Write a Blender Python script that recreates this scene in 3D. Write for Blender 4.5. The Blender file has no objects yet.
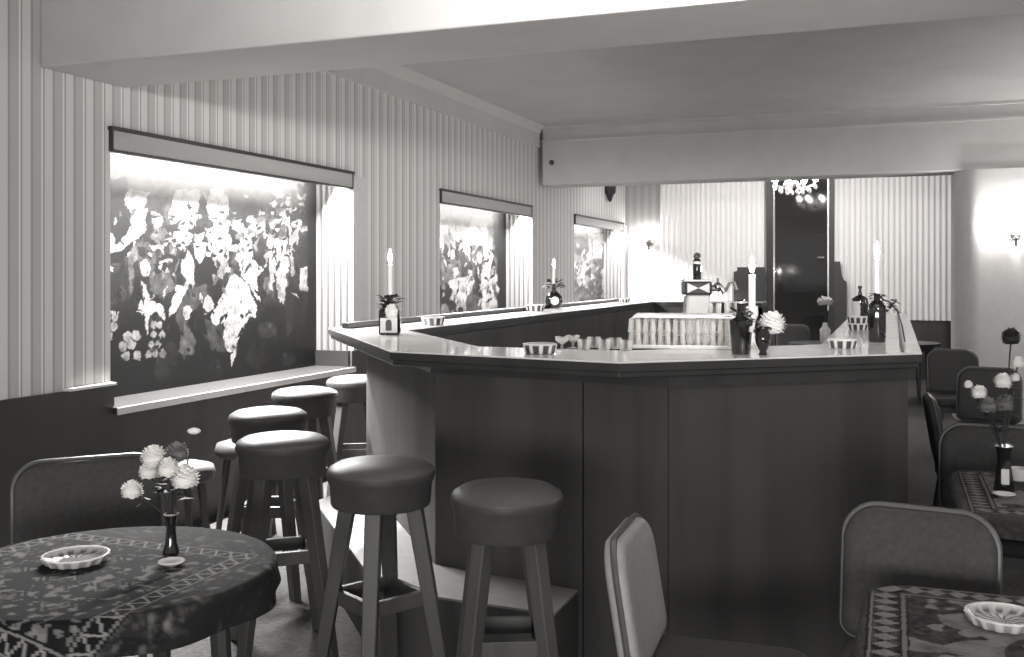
import bpy, math, random
from mathutils import Vector, Matrix, noise
R = math.radians
random.seed(7)
C = bpy.context.scene.collection
SC = bpy.context.scene

# ------------------------------------------------------------------ camera
CAM_H, F, HOR, YAW = 1.48, 1000.0, 274.0, R(20.86)
CT, ST = math.cos(YAW), math.sin(YAW)
cam = bpy.data.cameras.new('camera')
cam.sensor_width = 36.0
cam.lens = F * 36.0 / 1024.0
cam.shift_y = -(328.5 - HOR) / 1024.0
cam.clip_start = 0.05
co = bpy.data.objects.new('camera', cam)
C.objects.link(co)
co.location = (0, 0, CAM_H)
co.rotation_euler = (R(90), 0, YAW)
SC.camera = co

def at_z(px, py, z):
    """where the line of sight through a photo pixel meets a horizontal surface at height z"""
    d = (CAM_H - z) / ((py - HOR) / F)
    u = (px - 512.0) / F
    return Vector(((u * CT - ST) * d, (u * ST + CT) * d, z))

def at_d(px, py, d):
    u = (px - 512.0) / F
    return Vector(((u * CT - ST) * d, (u * ST + CT) * d, CAM_H - (py - HOR) / F * d))

def at_x(px, X):
    u = (px - 512.0) / F
    return X * (u * ST + CT) / (u * CT - ST)

def project(p):
    r = p[0] * CT + p[1] * ST
    f = -p[0] * ST + p[1] * CT
    return 512 + F * r / f, HOR - F * (p[2] - CAM_H) / f

# ------------------------------------------------------------------ materials
TINT = (1.0, 0.98, 0.96)
def g(v):
    return (v * TINT[0], v * TINT[1], v * TINT[2], 1.0)

def new_mat(name):
    m = bpy.data.materials.new(name)
    m.use_nodes = True
    nt = m.node_tree
    b = nt.nodes['Principled BSDF']
    return m, nt, b

def mat(name, v, rough=0.5, spec=0.5, metal=0.0, var=0.0, scale=8.0, stretch=(1, 1, 1), bump=0.0, coat=0.0):
    m, nt, b = new_mat(name)
    b.inputs['Base Color'].default_value = g(v)
    b.inputs['Roughness'].default_value = rough
    b.inputs['Specular IOR Level'].default_value = spec
    b.inputs['Metallic'].default_value = metal
    b.inputs['Coat Weight'].default_value = coat
    if var or bump:
        tc = nt.nodes.new('ShaderNodeTexCoord')
        mp = nt.nodes.new('ShaderNodeMapping')
        mp.inputs['Scale'].default_value = stretch
        n = nt.nodes.new('ShaderNodeTexNoise')
        n.inputs['Scale'].default_value = scale
        n.inputs['Detail'].default_value = 5
        nt.links.new(tc.outputs['Object'], mp.inputs['Vector'])
        nt.links.new(mp.outputs['Vector'], n.inputs['Vector'])
        if var:
            r = nt.nodes.new('ShaderNodeValToRGB')
            r.color_ramp.elements[0].position = 0.3
            r.color_ramp.elements[1].position = 0.7
            r.color_ramp.elements[0].color = g(v * (1 - var))
            r.color_ramp.elements[1].color = g(v * (1 + var))
            nt.links.new(n.outputs['Fac'], r.inputs['Fac'])
            nt.links.new(r.outputs['Color'], b.inputs['Base Color'])
        if bump:
            bp = nt.nodes.new('ShaderNodeBump')
            bp.inputs['Strength'].default_value = bump
            bp.inputs['Distance'].default_value = 0.01
            nt.links.new(n.outputs['Fac'], bp.inputs['Height'])
            nt.links.new(bp.outputs['Normal'], b.inputs['Normal'])
    return m

def emit(name, strength, v=1.0):
    m, nt, b = new_mat(name)
    b.inputs['Base Color'].default_value = g(0.8)
    b.inputs['Emission Color'].default_value = (1, 0.98, 0.96, 1)
    b.inputs['Emission Strength'].default_value = strength
    return m

def glass(name, v=0.9, fac=0.5):
    """thin clear bar glass: partly see-through, partly shining"""
    m, nt, b = new_mat(name)
    b.inputs['Base Color'].default_value = g(v)
    b.inputs['Roughness'].default_value = 0.08
    b.inputs['Specular IOR Level'].default_value = 0.9
    tr = nt.nodes.new('ShaderNodeBsdfTransparent')
    mx = nt.nodes.new('ShaderNodeMixShader')
    lw = nt.nodes.new('ShaderNodeLayerWeight')
    lw.inputs['Blend'].default_value = fac
    out = nt.nodes['Material Output']
    tl = nt.nodes.new('ShaderNodeBsdfTranslucent'); tl.inputs['Color'].default_value = g(v)
    m2 = nt.nodes.new('ShaderNodeMixShader'); m2.inputs['Fac'].default_value = .45
    nt.links.new(b.outputs[0], m2.inputs[1]); nt.links.new(tl.outputs[0], m2.inputs[2])
    nt.links.new(lw.outputs['Facing'], mx.inputs['Fac'])
    nt.links.new(tr.outputs[0], mx.inputs[1])
    nt.links.new(m2.outputs[0], mx.inputs[2])
    nt.links.new(mx.outputs[0], out.inputs['Surface'])
    return m

def painted(name, rough=0.6, spec=0.3):
    """colour comes from the pattern painted on the cloth or canvas"""
    m, nt, b = new_mat(name)
    a = nt.nodes.new('ShaderNodeAttribute')
    a.attribute_name = 'paint'
    nt.links.new(a.outputs['Color'], b.inputs['Base Color'])
    b.inputs['Roughness'].default_value = rough
    b.inputs['Specular IOR Level'].default_value = spec
    return m

def striped(name, axis, stops, period, rough=0.7, spec=0.2, offset=0.0):
    """wallpaper: stripes of fixed widths repeated along one axis"""
    m, nt, b = new_mat(name)
    tc = nt.nodes.new('ShaderNodeTexCoord')
    sx = nt.nodes.new('ShaderNodeSeparateXYZ')
    nt.links.new(tc.outputs['Object'], sx.inputs[0])
    ad = nt.nodes.new('ShaderNodeMath'); ad.operation = 'ADD'; ad.inputs[1].default_value = offset + 40 * period
    dv = nt.nodes.new('ShaderNodeMath'); dv.operation = 'DIVIDE'; dv.inputs[1].default_value = period
    fr = nt.nodes.new('ShaderNodeMath'); fr.operation = 'FRACT'
    nt.links.new(sx.outputs[axis], ad.inputs[0])
    nt.links.new(ad.outputs[0], dv.inputs[0])
    nt.links.new(dv.outputs[0], fr.inputs[0])
    r = nt.nodes.new('ShaderNodeValToRGB')
    r.color_ramp.interpolation = 'LINEAR'
    el = r.color_ramp.elements
    el[0].position, el[0].color = 0.0, g(stops[0][1])
    el[1].position, el[1].color = 1.0, g(stops[-1][1])
    for p, v in stops[1:-1]:
        e = el.new(p); e.color = g(v)
    nt.links.new(fr.outputs[0], r.inputs['Fac'])
    n = nt.nodes.new('ShaderNodeTexNoise'); n.inputs['Scale'].default_value = 60
    nt.links.new(tc.outputs['Object'], n.inputs['Vector'])
    bp = nt.nodes.new('ShaderNodeBump'); bp.inputs['Strength'].default_value = 0.15; bp.inputs['Distance'].default_value = 0.005
    nt.links.new(n.outputs['Fac'], bp.inputs['Height'])
    nt.links.new(bp.outputs['Normal'], b.inputs['Normal'])
    nt.links.new(r.outputs['Color'], b.inputs['Base Color'])
    b.inputs['Roughness'].default_value = rough
    b.inputs['Specular IOR Level'].default_value = spec
    return m

PAPER_STOPS = [(0, .68), (.34, .68), (.38, .36), (.44, .36), (.48, .5), (.82, .5), (.85, .8), (.90, .8), (.93, .36), (.97, .36), (1, .68)]
M = dict(
    plaster=mat('ceiling_plaster', .43, .85, .15, var=.04, scale=3, bump=.1),
    beam=mat('beam_plaster', .52, .8, .15, var=.04, scale=4, bump=.1),
    paper=striped('striped_wallpaper', 1, PAPER_STOPS, .135),
    paper_x=striped('striped_wallpaper_far', 0, [(0, .4), (.45, .4), (.5, .34), (.95, .34), (1, .4)], .12),
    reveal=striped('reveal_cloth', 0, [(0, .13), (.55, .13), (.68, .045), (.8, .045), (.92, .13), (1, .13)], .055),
    trimwood=mat('pale_trim_wood', .38, .45, .4, var=.1, scale=6, stretch=(1, .1, 1)),
    trimdark=mat('dark_trim_wood', .03, .4, .5),
    sill=mat('pale_sill', .045, .3, .5, var=.05),
    dado=mat('dark_dado', .05, .45, .4, var=.2, scale=5, stretch=(1, 1, .1)),
    floor=mat('dark_carpet', .07, .9, .1, var=.3, scale=40, bump=.3),
    bar=mat('dark_bar_wood', .065, .6, .12, var=.22, scale=6, stretch=(1, 1, .08)),
    bartop=mat('polished_counter', .8, .22, .8, var=.08, scale=5, coat=.4),
    barrail=mat('black_rail', .022, .3, .5),
    baredge=mat('counter_edge_wood', .035, .35, .4, var=.2, scale=8),
    lino=mat('pale_linoleum', .22, .45, .4, var=.1, scale=25),
    vinyl=mat('stool_vinyl', .09, .45, .15, var=.05, scale=20, coat=.05),
    skirt=mat('dark_stool_vinyl', .055, .5, .25, var=.1, scale=20),
    stoolwood=mat('stool_leg_wood', .07, .45, .35, var=.3, scale=10, stretch=(1, 1, .1)),
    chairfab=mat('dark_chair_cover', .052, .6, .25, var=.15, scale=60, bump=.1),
    chairlit=mat('lit_chair_cover', .30, .5, .4, var=.08, scale=40, bump=.1),  # lighter copy of the chair cover, side light put into the colour
    piping=mat('chair_piping', .08, .4, .5),
    chairwood=mat('chair_wood', .05, .35, .5, var=.2, scale=10),
    tablewood=mat('table_wood', .035, .4, .5, var=.2, scale=10),
    rug=painted('patterned_rug', .85, .15),
    cutglass=painted('cut_glass_ribs', .12, .9),
    mural=painted('painted_canvas', .5, .3),
    darkglass=mat('dark_bottle_glass', .012, .08, .8),
    label=mat('bottle_label', .75, .5, .3),
    wax=mat('white_candle_wax', .85, .4, .4),
    wick=mat('candle_wick', .02, .9, .1),
    leaf=mat('dark_leaves', .045, .6, .3, var=.3, scale=30),
    petal=mat('white_petals', .92, .7, .2),
    petalgrey=mat('grey_petals', .26, .7, .2, var=.2, scale=40),
    stem=mat('flower_stem', .04, .6, .3),
    china=mat('white_china', .8, .2, .6),
    silver=mat('cut_glass_silver', .75, .16, .8, metal=.35, var=.5, scale=40),
    glass=glass('bar_glass', .95, .84),
    tapstone=mat('pale_tap_column', .60, .3, .5, var=.06, scale=10),
    tapdark=mat('tap_head_enamel', .03, .3, .4, var=.3, scale=22),
    chrome=mat('chrome', .8, .12, .8, metal=1.0),
    curtain=mat('pale_curtain', .8, .85, .1),
    gloss=mat('dark_mirror_door', .02, .07, .9),
    brass=mat('brass_strip', .7, .2, .7, metal=.9),
    pillar=mat('pillar_plaster', .55, .8, .15, var=.04, scale=14, bump=.12),
    iron=mat('dark_iron', .03, .4, .5),
    flame=emit('candle_flame', 190),
    bulb=emit('lamp_bulb', 700),
    bulbdim=emit('far_lamp_bulb', 160),
    bulb2=emit('chandelier_bulb', 40),
    crystal=mat('chandelier_crystal', .85, .1, .8),
    cork=mat('bottle_cork', .1, .7, .2),
)

# ------------------------------------------------------------------ mesh helper
class MB:
    def __init__(s):
        s.v, s.f = [], []
    def add(s, vs, fs):
        o = len(s.v)
        s.v += [Vector(p) for p in vs]
        s.f += [tuple(i + o for i in f) for f in fs]
        return s
    def box(s, x0, x1, y0, y1, z0, z1):
        return s.add([(x0, y0, z0), (x1, y0, z0), (x1, y1, z0), (x0, y1, z0), (x0, y0, z1), (x1, y0, z1), (x1, y1, z1), (x0, y1, z1)],
                     [(3, 2, 1, 0), (4, 5, 6, 7), (0, 1, 5, 4), (1, 2, 6, 5), (2, 3, 7, 6), (3, 0, 4, 7)])
    def prism(s, poly, z0, z1):
        a = sum(poly[i][0] * poly[(i + 1) % len(poly)][1] - poly[(i + 1) % len(poly)][0] * poly[i][1] for i in range(len(poly)))
        if a < 0: poly = list(reversed(poly))
        n = len(poly)
        return s.add([(p[0], p[1], z0) for p in poly] + [(p[0], p[1], z1) for p in poly],
                     [tuple(range(n - 1, -1, -1)), tuple(range(n, 2 * n))] + [(i, (i + 1) % n, n + (i + 1) % n, n + i) for i in range(n)])
    def plank(s, a, b, z0, z1, th):
        """vertical board from a to b, thickness th to the left of a->b"""
        a, b = Vector(a[:2]), Vector(b[:2])
        d = (b - a).normalized(); n = Vector((-d.y, d.x)) * th
        return s.prism([a, b, b + n, a + n], z0, z1)
    def lathe(s, prof, n=24, c=(0, 0, 0), flute=0, amp=0.0, caps=True):
        c = Vector(c); vs = []; fs = []
        k = len(prof)
        for (r, z) in prof:
            for i in range(n):
                a = 2 * math.pi * i / n
                rr = r * (1 + amp * math.cos(flute * a)) if flute else r
                vs.append(c + Vector((rr * math.cos(a), rr * math.sin(a), z)))
        for j in range(k - 1):
            for i in range(n):
                fs.append((j * n + i, j * n + (i + 1) % n, (j + 1) * n + (i + 1) % n, (j + 1) * n + i))
        if caps and prof[0][0] > 1e-4: fs.append(tuple(range(n - 1, -1, -1)))
        if caps and prof[-1][0] > 1e-4: fs.append(tuple((k - 1) * n + i for i in range(n)))
        return s.add(vs, fs)
    def tube(s, pts, r, n=8, cap=True):
        pts = [Vector(p) for p in pts]
        rs = r if isinstance(r, (list, tuple)) else [r] * len(pts)
        vs, fs = [], []
        up = None
        for i, p in enumerate(pts):
            t = (pts[min(i + 1, len(pts) - 1)] - pts[max(i - 1, 0)]).normalized()
            if up is None:
                up = Vector((0, 0, 1)) if abs(t.z) < .9 else Vector((1, 0, 0))
            a = t.cross(up).normalized(); b = a.cross(t).normalized(); up = b
            for k in range(n):
                q = 2 * math.pi * (k + .5) / n
                vs.append(p + (a * math.cos(q) + b * math.sin(q)) * rs[i])
        for i in range(len(pts) - 1):
            for k in range(n):
                fs.append((i * n + k, i * n + (k + 1) % n, (i + 1) * n + (k + 1) % n, (i + 1) * n + k))
        if cap:
            fs.append(tuple(range(n - 1, -1, -1)))
            fs.append(tuple((len(pts) - 1) * n + k for k in range(n)))
        return s.add(vs, fs)
    def ball(s, c, r, sc=(1, 1, 1), n=12, m=8):
        c = Vector(c); vs = [c + Vector((0, 0, -r * sc[2]))]; fs = []
        for j in range(1, m):
            t = -math.pi / 2 + math.pi * j / m
            for i in range(n):
                a = 2 * math.pi * i / n
                vs.append(c + Vector((r * sc[0] * math.cos(t) * math.cos(a), r * sc[1] * math.cos(t) * math.sin(a), r * sc[2] * math.sin(t))))
        vs.append(c + Vector((0, 0, r * sc[2])))
        for i in range(n): fs.append((0, 1 + (i + 1) % n, 1 + i))
        for j in range(m - 2):
            for i in range(n):
                fs.append((1 + j * n + i, 1 + j * n + (i + 1) % n, 1 + (j + 1) * n + (i + 1) % n, 1 + (j + 1) * n + i))
        e = len(vs) - 1
        for i in range(n): fs.append((e, 1 + (m - 2) * n + i, 1 + (m - 2) * n + (i + 1) % n))
        return s.add(vs, fs)
    def xf(s, mtx):
        s.v = [mtx @ p for p in s.v]; return s
    def link(s, name, material, parent=None, world=False, smooth=40, bevel=0.0, segs=2):
        vs = s.v
        if world and parent is not None:
            inv = parent.matrix_basis.inverted()
            vs = [inv @ p for p in vs]
        me = bpy.data.meshes.new(name)
        me.from_pydata([tuple(p) for p in vs], [], s.f)
        me.materials.append(material)
        if smooth:
            me.polygons.foreach_set('use_smooth', [True] * len(me.polygons))
            me.set_sharp_from_angle(angle=R(smooth))
        me.update()
        o = bpy.data.objects.new(name, me)
        C.objects.link(o)
        if parent is not None: o.parent = parent
        if bevel:
            b = o.modifiers.new('bevel', 'BEVEL'); b.width = bevel; b.segments = segs; b.limit_method = 'ANGLE'; b.angle_limit = R(35)
        return o

def tag(o, label, cat, group=None, kind=None):
    if label: o['label'] = label
    if cat: o['category'] = cat
    if group: o['group'] = group
    if kind: o['kind'] = kind
    return o

def thing(name, label, cat, loc=(0, 0, 0), rz=0.0, group=None):
    o = bpy.data.objects.new(name, None)
    o.empty_display_size = .1
    C.objects.link(o)
    o.location = loc; o.rotation_euler = (0, 0, rz)
    o.matrix_basis = Matrix.Translation(Vector(loc)) @ Matrix.Rotation(rz, 4, 'Z')
    return tag(o, label, cat, group)

def struct(name, mb, material, label=None, parent=None, smooth=0, bevel=0.0):
    o = mb.link(name, material, parent, smooth=smooth, bevel=bevel)
    if parent is None:
        o['kind'] = 'structure'
        if label: o['label'] = label
    return o

KIDS = {}
def dup(root, label, loc, rz=0.0, group=None):
    r = root.copy(); C.objects.link(r)
    r.location = loc; r.rotation_euler = (0, 0, rz)
    r['label'] = label
    if group: r['group'] = group
    for ch in list(root.children):
        c = ch.copy(); C.objects.link(c); c.parent = r
        for gc in list(ch.children):
            d = gc.copy(); C.objects.link(d); d.parent = c
    return r

# ================================================================== ROOM
WX, BY, CZ = -3.9, 15.2, 3.2           # left wall, back wall, ceiling
RX = 3.4                                # right wall, off to the side
FY = -1.2
MX = WX - .29                           # the paintings' plane inside the niches
NZ0, NZ1 = .77, 2.245                   # niche bottom and top
niches = [(4.22, 6.74), (8.37, 10.82), (12.52, 15.0)]
DZ = .89                                # dado height

struct('floor', MB().box(WX - .5, RX, FY, BY + .2, -.1, 0), M['floor'], 'dark carpeted floor')
struct('ceiling', MB().box(WX - .5, RX, FY, BY + .2, CZ, CZ + .1), M['plaster'], 'pale plaster ceiling')
w = MB()
ys = [FY] + [v for n in niches for v in n] + [BY + .2]
for i in range(0, len(ys), 2):
    w.box(WX - .4, WX, ys[i], ys[i + 1], DZ, CZ)
for a, b in niches:
    w.box(WX - .4, WX, a, b, NZ1, CZ)
struct('wall_left', w, M['paper'], 'left wall covered in striped paper')
# dark dado below the paper, between and under the niches
d = MB()
for i in range(0, len(ys), 2):
    d.box(WX - .4, WX + .015, ys[i], ys[i + 1], 0, DZ)
for a, b in niches:
    d.box(WX - .4, WX + .015, a, b, 0, NZ0 - .04)
struct('trim_1', d, M['dado'], 'dark dado along the left wall')
struct('trim_2', MB().box(WX - .02, WX + .045, 3.9, 4.22, DZ, DZ + .014), M['label'], 'short pale ledge beside the first painting')
struct('wall_back', MB().box(WX - .5, RX, BY, BY + .2, .83, CZ), M['paper_x'], 'far wall behind the bar')
struct('baseboard_back', MB().box(WX - .5, RX, BY - .03, BY + .2, 0, .83), M['dado'], 'dark dado on the far wall')
struct('wall_right', MB().box(RX, RX + .2, 5.0, BY, 0, CZ), M['pillar'], 'right wall beyond the pillar')

# niche fittings
for k, (a, b) in enumerate(niches):
    win = struct('window_%d' % (k + 1), MB().box(MX - .11, MX - .02, a - .05, b + .05, NZ0 - .04, NZ1 + .1), M['trimdark'],
                 ['lit wall niche nearest the room', 'lit wall niche behind the bar', 'lit wall niche in the far corner'][k])
    MB().box(MX - .02, WX + .045, a, b, NZ0 - .04, NZ0).link('sill', M['sill'], win, smooth=0, bevel=.006)
    MB().box(WX + .045, WX + .053, a, b, NZ0 - .04, NZ0 - .002).link('sill_edge', M['label'], win, smooth=0)
    MB().box(WX - .015, WX + .02, a, b, NZ1 - .1, NZ1).link('fascia', M['trimwood'], win, smooth=0)
    MB().box(WX - .03, WX + .03, a - .02, b + .02, NZ1, NZ1 + .022).box(WX - .02, WX + .024, a - .012, b + .01, NZ1 - .112, NZ1 - .1)\
        .box(WX - .02, WX + .024, a - .012, a, NZ1 - .1, NZ1).box(WX - .02, WX + .024, b, b + .012, NZ1 - .1, NZ1).link('fascia_edge', M['trimdark'], win, smooth=0)
    # far cheek of the niche, hung with pleated pale cloth; near cheek mirrored
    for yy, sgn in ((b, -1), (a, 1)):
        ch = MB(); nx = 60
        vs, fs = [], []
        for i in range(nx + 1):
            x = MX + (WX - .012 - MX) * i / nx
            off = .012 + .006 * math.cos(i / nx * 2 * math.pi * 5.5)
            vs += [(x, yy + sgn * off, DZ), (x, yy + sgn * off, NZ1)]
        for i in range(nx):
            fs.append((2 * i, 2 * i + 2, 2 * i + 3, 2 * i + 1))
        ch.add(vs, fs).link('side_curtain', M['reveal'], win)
        MB().box(MX - .02, WX - .001, min(yy, yy + sgn * .03), max(yy, yy + sgn * .03), NZ0, DZ).link('side_base', M['barrail'], win, smooth=0)
    MB().box(WX + .001, WX + .02, b + .012, b + .2, DZ, NZ1 - .01).link('side_board', M['pillar'], win, smooth=0)

# cornice band along the left wall between the beams, with its little cove
cb = MB()
prof = [(WX, 2.965), (WX + .03, 2.965), (WX + .035, 3.12), (WX + .06, 3.165), (WX + .11, 3.2), (WX, 3.2)]
n = len(prof)
for yy in (4.33, 11.06):
    cb.v += [Vector((x, yy, z)) for x, z in prof]
cb.f = [(i, (i + 1) % n, n + (i + 1) % n, n + i) for i in range(n)] + [tuple(range(n)), tuple(range(2 * n - 1, n - 1, -1))]
struct('trim_3', cb, M['beam'], 'smooth plaster cornice above the left wall')
struct('ceiling_beam', MB().box(WX, RX, 3.75, 4.33, 2.49, CZ), M['beam'], 'broad plaster beam nearest the camera', bevel=.01)
struct('ceiling_beam', MB().box(WX + .06, RX, 11.06, 11.5, 2.52, CZ), M['beam'], 'far plaster beam over the end of the bar', bevel=.02)
struct('trim_4', MB().box(WX + .06, RX, 11.035, 11.06, 3.02, 3.045).box(WX + .06, RX, 11.0, 11.06, 3.17, 3.2), M['beam'], 'slim mouldings along the far beam')
# pillar with a rounded corner under the far beam
pp = [(2.9, 11.0), (2.9, 11.7), (.58, 11.7)]
for i in range(9):
    a = R(180 + 90 * i / 8)
    pp.append((.58 + .24 + .24 * math.cos(a), 11.24 + .24 * math.sin(a)))
struct('pillar', MB().prism(pp, 0, 2.53), M['pillar'], 'wide pale pillar with a rounded corner', smooth=30)

# door in the far wall: dark mirror leaf, bright edge strips
door = struct('door_1', MB().box(-1.75, -.79, BY - .05, BY - .005, 0, 2.95), M['trimdark'], 'dark mirrored doorway in the far wall')
MB().box(-1.62, -.88, BY - .075, BY - .045, .02, 2.9).link('door_leaf', M['gloss'], door, smooth=0)
for x in (-1.635, -.875):
    MB().box(x - .012, x + .012, BY - .09, BY - .05, .95, 2.9).link('edge_strip', M['brass'], door, smooth=0)
dh = MB().tube([(-.94, BY - .075, 1.72), (-.94, BY - .13, 1.72)], .012).tube([(-.94, BY - .13, 1.72), (-1.02, BY - .13, 1.72)], .013)
dh.link('handle', M['chrome'], door)

def wing(x0, x1, zt, side):
    """stepped dark side screen standing beside the door"""
    s = -1 if side == 'l' else 1
    inner, outer = (x1, x0) if side == 'l' else (x0, x1)
    wdt = outer - inner
    pts = [(inner, 0), (inner, zt), (inner + wdt * .45, zt)]
    for i in range(7):
        a = R(90 * i / 6)
        pts.append((inner + wdt * (.5 + .42 * (1 - math.cos(a))), zt - .04 - .24 * math.sin(a)))
    if side == 'l':
        pts = [(inner, 0), (inner, zt), (outer + .05, zt), (outer + .05, zt - .05), (outer, zt - .07), (outer, 0)]
    else:
        pts += [(outer, zt - .3), (outer, 0)]
    m = MB().prism(pts, 0, .05)
    m.xf(Matrix.Translation((0, BY - .1, 0)) @ Matrix.Rotation(R(90), 4, 'X'))
    o = m.link('side_screen', M['dado'])
    return tag(o, 'dark stepped wooden screen on the %s of the mirrored doorway' % ('left' if side == 'l' else 'right'), 'screen', 'screens beside the doorway')
wing(-2.21, -1.76, 1.58, 'l')
wing(-.785, -.62, 1.66, 'r')

# pleated curtains on the far wall
def curtain(x0, x1, label):
    m = MB(); nn = int((x1 - x0) / .075 * 10); vs, fs = [], []
    for i in range(nn + 1):
        x = x0 + (x1 - x0) * i / nn
        t = x / .075 * 2 * math.pi
        y = BY - .05 - .013 * math.cos(t) - .006 * math.sin(3.1 * x)
        vs += [(x, y, .83), (x, y, 2.98)]
    for i in range(nn):
        fs.append((2 * i, 2 * i + 2, 2 * i + 3, 2 * i + 1))
    t = thing('curtain', label, 'curtain', ((x0 + x1) / 2, BY - .05, .83), 0, 'pleated curtains on the far wall')
    m.add(vs, fs).link('pleated_cloth', M['curtain'], t, world=True)
    MB().box(x0, x1, BY - .07, BY - .01, 2.98, 3.03).link('curtain_rail', M['trimwood'], t, world=True, smooth=0)
curtain(-3.34, -1.78, 'pale pleated curtain left of the mirrored doorway')
curtain(-.8, .84, 'pale pleated curtain right of the mirrored doorway')

# ------------------------------------------------------------------ paintings
def inside(poly, x, y):
    c = False; j = len(poly) - 1
    for i in range(len(poly)):
        xi, yi = poly[i]; xj, yj = poly[j]
        if (yi > y) != (yj > y) and x < (xj - xi) * (y - yi) / (yj - yi) + xi: c = not c
        j = i
    return c

def nz(x, y, s=1.0):
    return noise.noise(Vector((x * s, y * s, 3.7)))

def painting(k, a, b, base, shapes, label, nx, ny, rough=1.1):
    """a crowd scene in loose brush strokes, on a canvas at the back of the niche"""
    boxes = []
    for sh in shapes:
        if sh[0] == 'e':
            _, cx, cy, rx, ry, v = sh; boxes.append((cx - rx, cx + rx, cy - ry, cy + ry))
        else:
            xs = [p[0] for p in sh[1]]; yy = [p[1] for p in sh[1]]
            boxes.append((min(xs), max(xs), min(yy), max(yy)))
    vs, fs, cols = [], [], []
    for j in range(ny + 1):
        for i in range(nx + 1):
            y = a + (b - a) * i / nx; z = NZ0 + (NZ1 - .01 - NZ0) * j / ny
            vs.append((MX, y, z))
            px, py = project((MX, y, z))
            qx = px + rough * (1.6 * nz(px, py, .12) + nz(px, py, .35) + .7 * nz(px, py, .8))
            qy = py + rough * (1.6 * nz(px + 50, py, .12) + nz(px + 50, py, .35) + .7 * nz(px + 50, py, .8))
            v = base(px, py)
            for sh, bx in zip(shapes, boxes):
                if qx < bx[0] or qx > bx[1] or qy < bx[2] or qy > bx[3]: continue
                if sh[0] == 'e':
                    if ((qx - sh[1]) / sh[3]) ** 2 + ((qy - sh[2]) / sh[4]) ** 2 < 1: v = sh[5]
                elif inside(sh[1], qx, qy): v = sh[2]
            v *= 1 + .45 * nz(px, py, .16) + .35 * nz(px * 1.6, py * .7, .6)
            v = .25 * (max(0, v) / .85) ** 1.7
            cols.append(max(.003, min(.25, v)))
    for j in range(ny):
        for i in range(nx):
            q = j * (nx + 1) + i
            fs.append((q, q + nx + 1, q + nx + 2, q + 1))
    t = thing('painting', label, 'painting', (MX, (a + b) / 2, NZ0), 0, 'paintings in the lit niches')
    o = MB().add(vs, fs).link('canvas', M['mural'], t, world=True, smooth=0)
    at = o.data.color_attributes.new('paint', 'FLOAT_COLOR', 'POINT')
    flat = []
    for v in cols: flat += [v * TINT[0], v * TINT[1], v * TINT[2], 1.0]
    at.data.foreach_set('color', flat)
    MB().box(MX - .018, MX - .003, a, b, NZ0, NZ1).link('stretcher_board', M['trimdark'], t, world=True, smooth=0)

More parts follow.
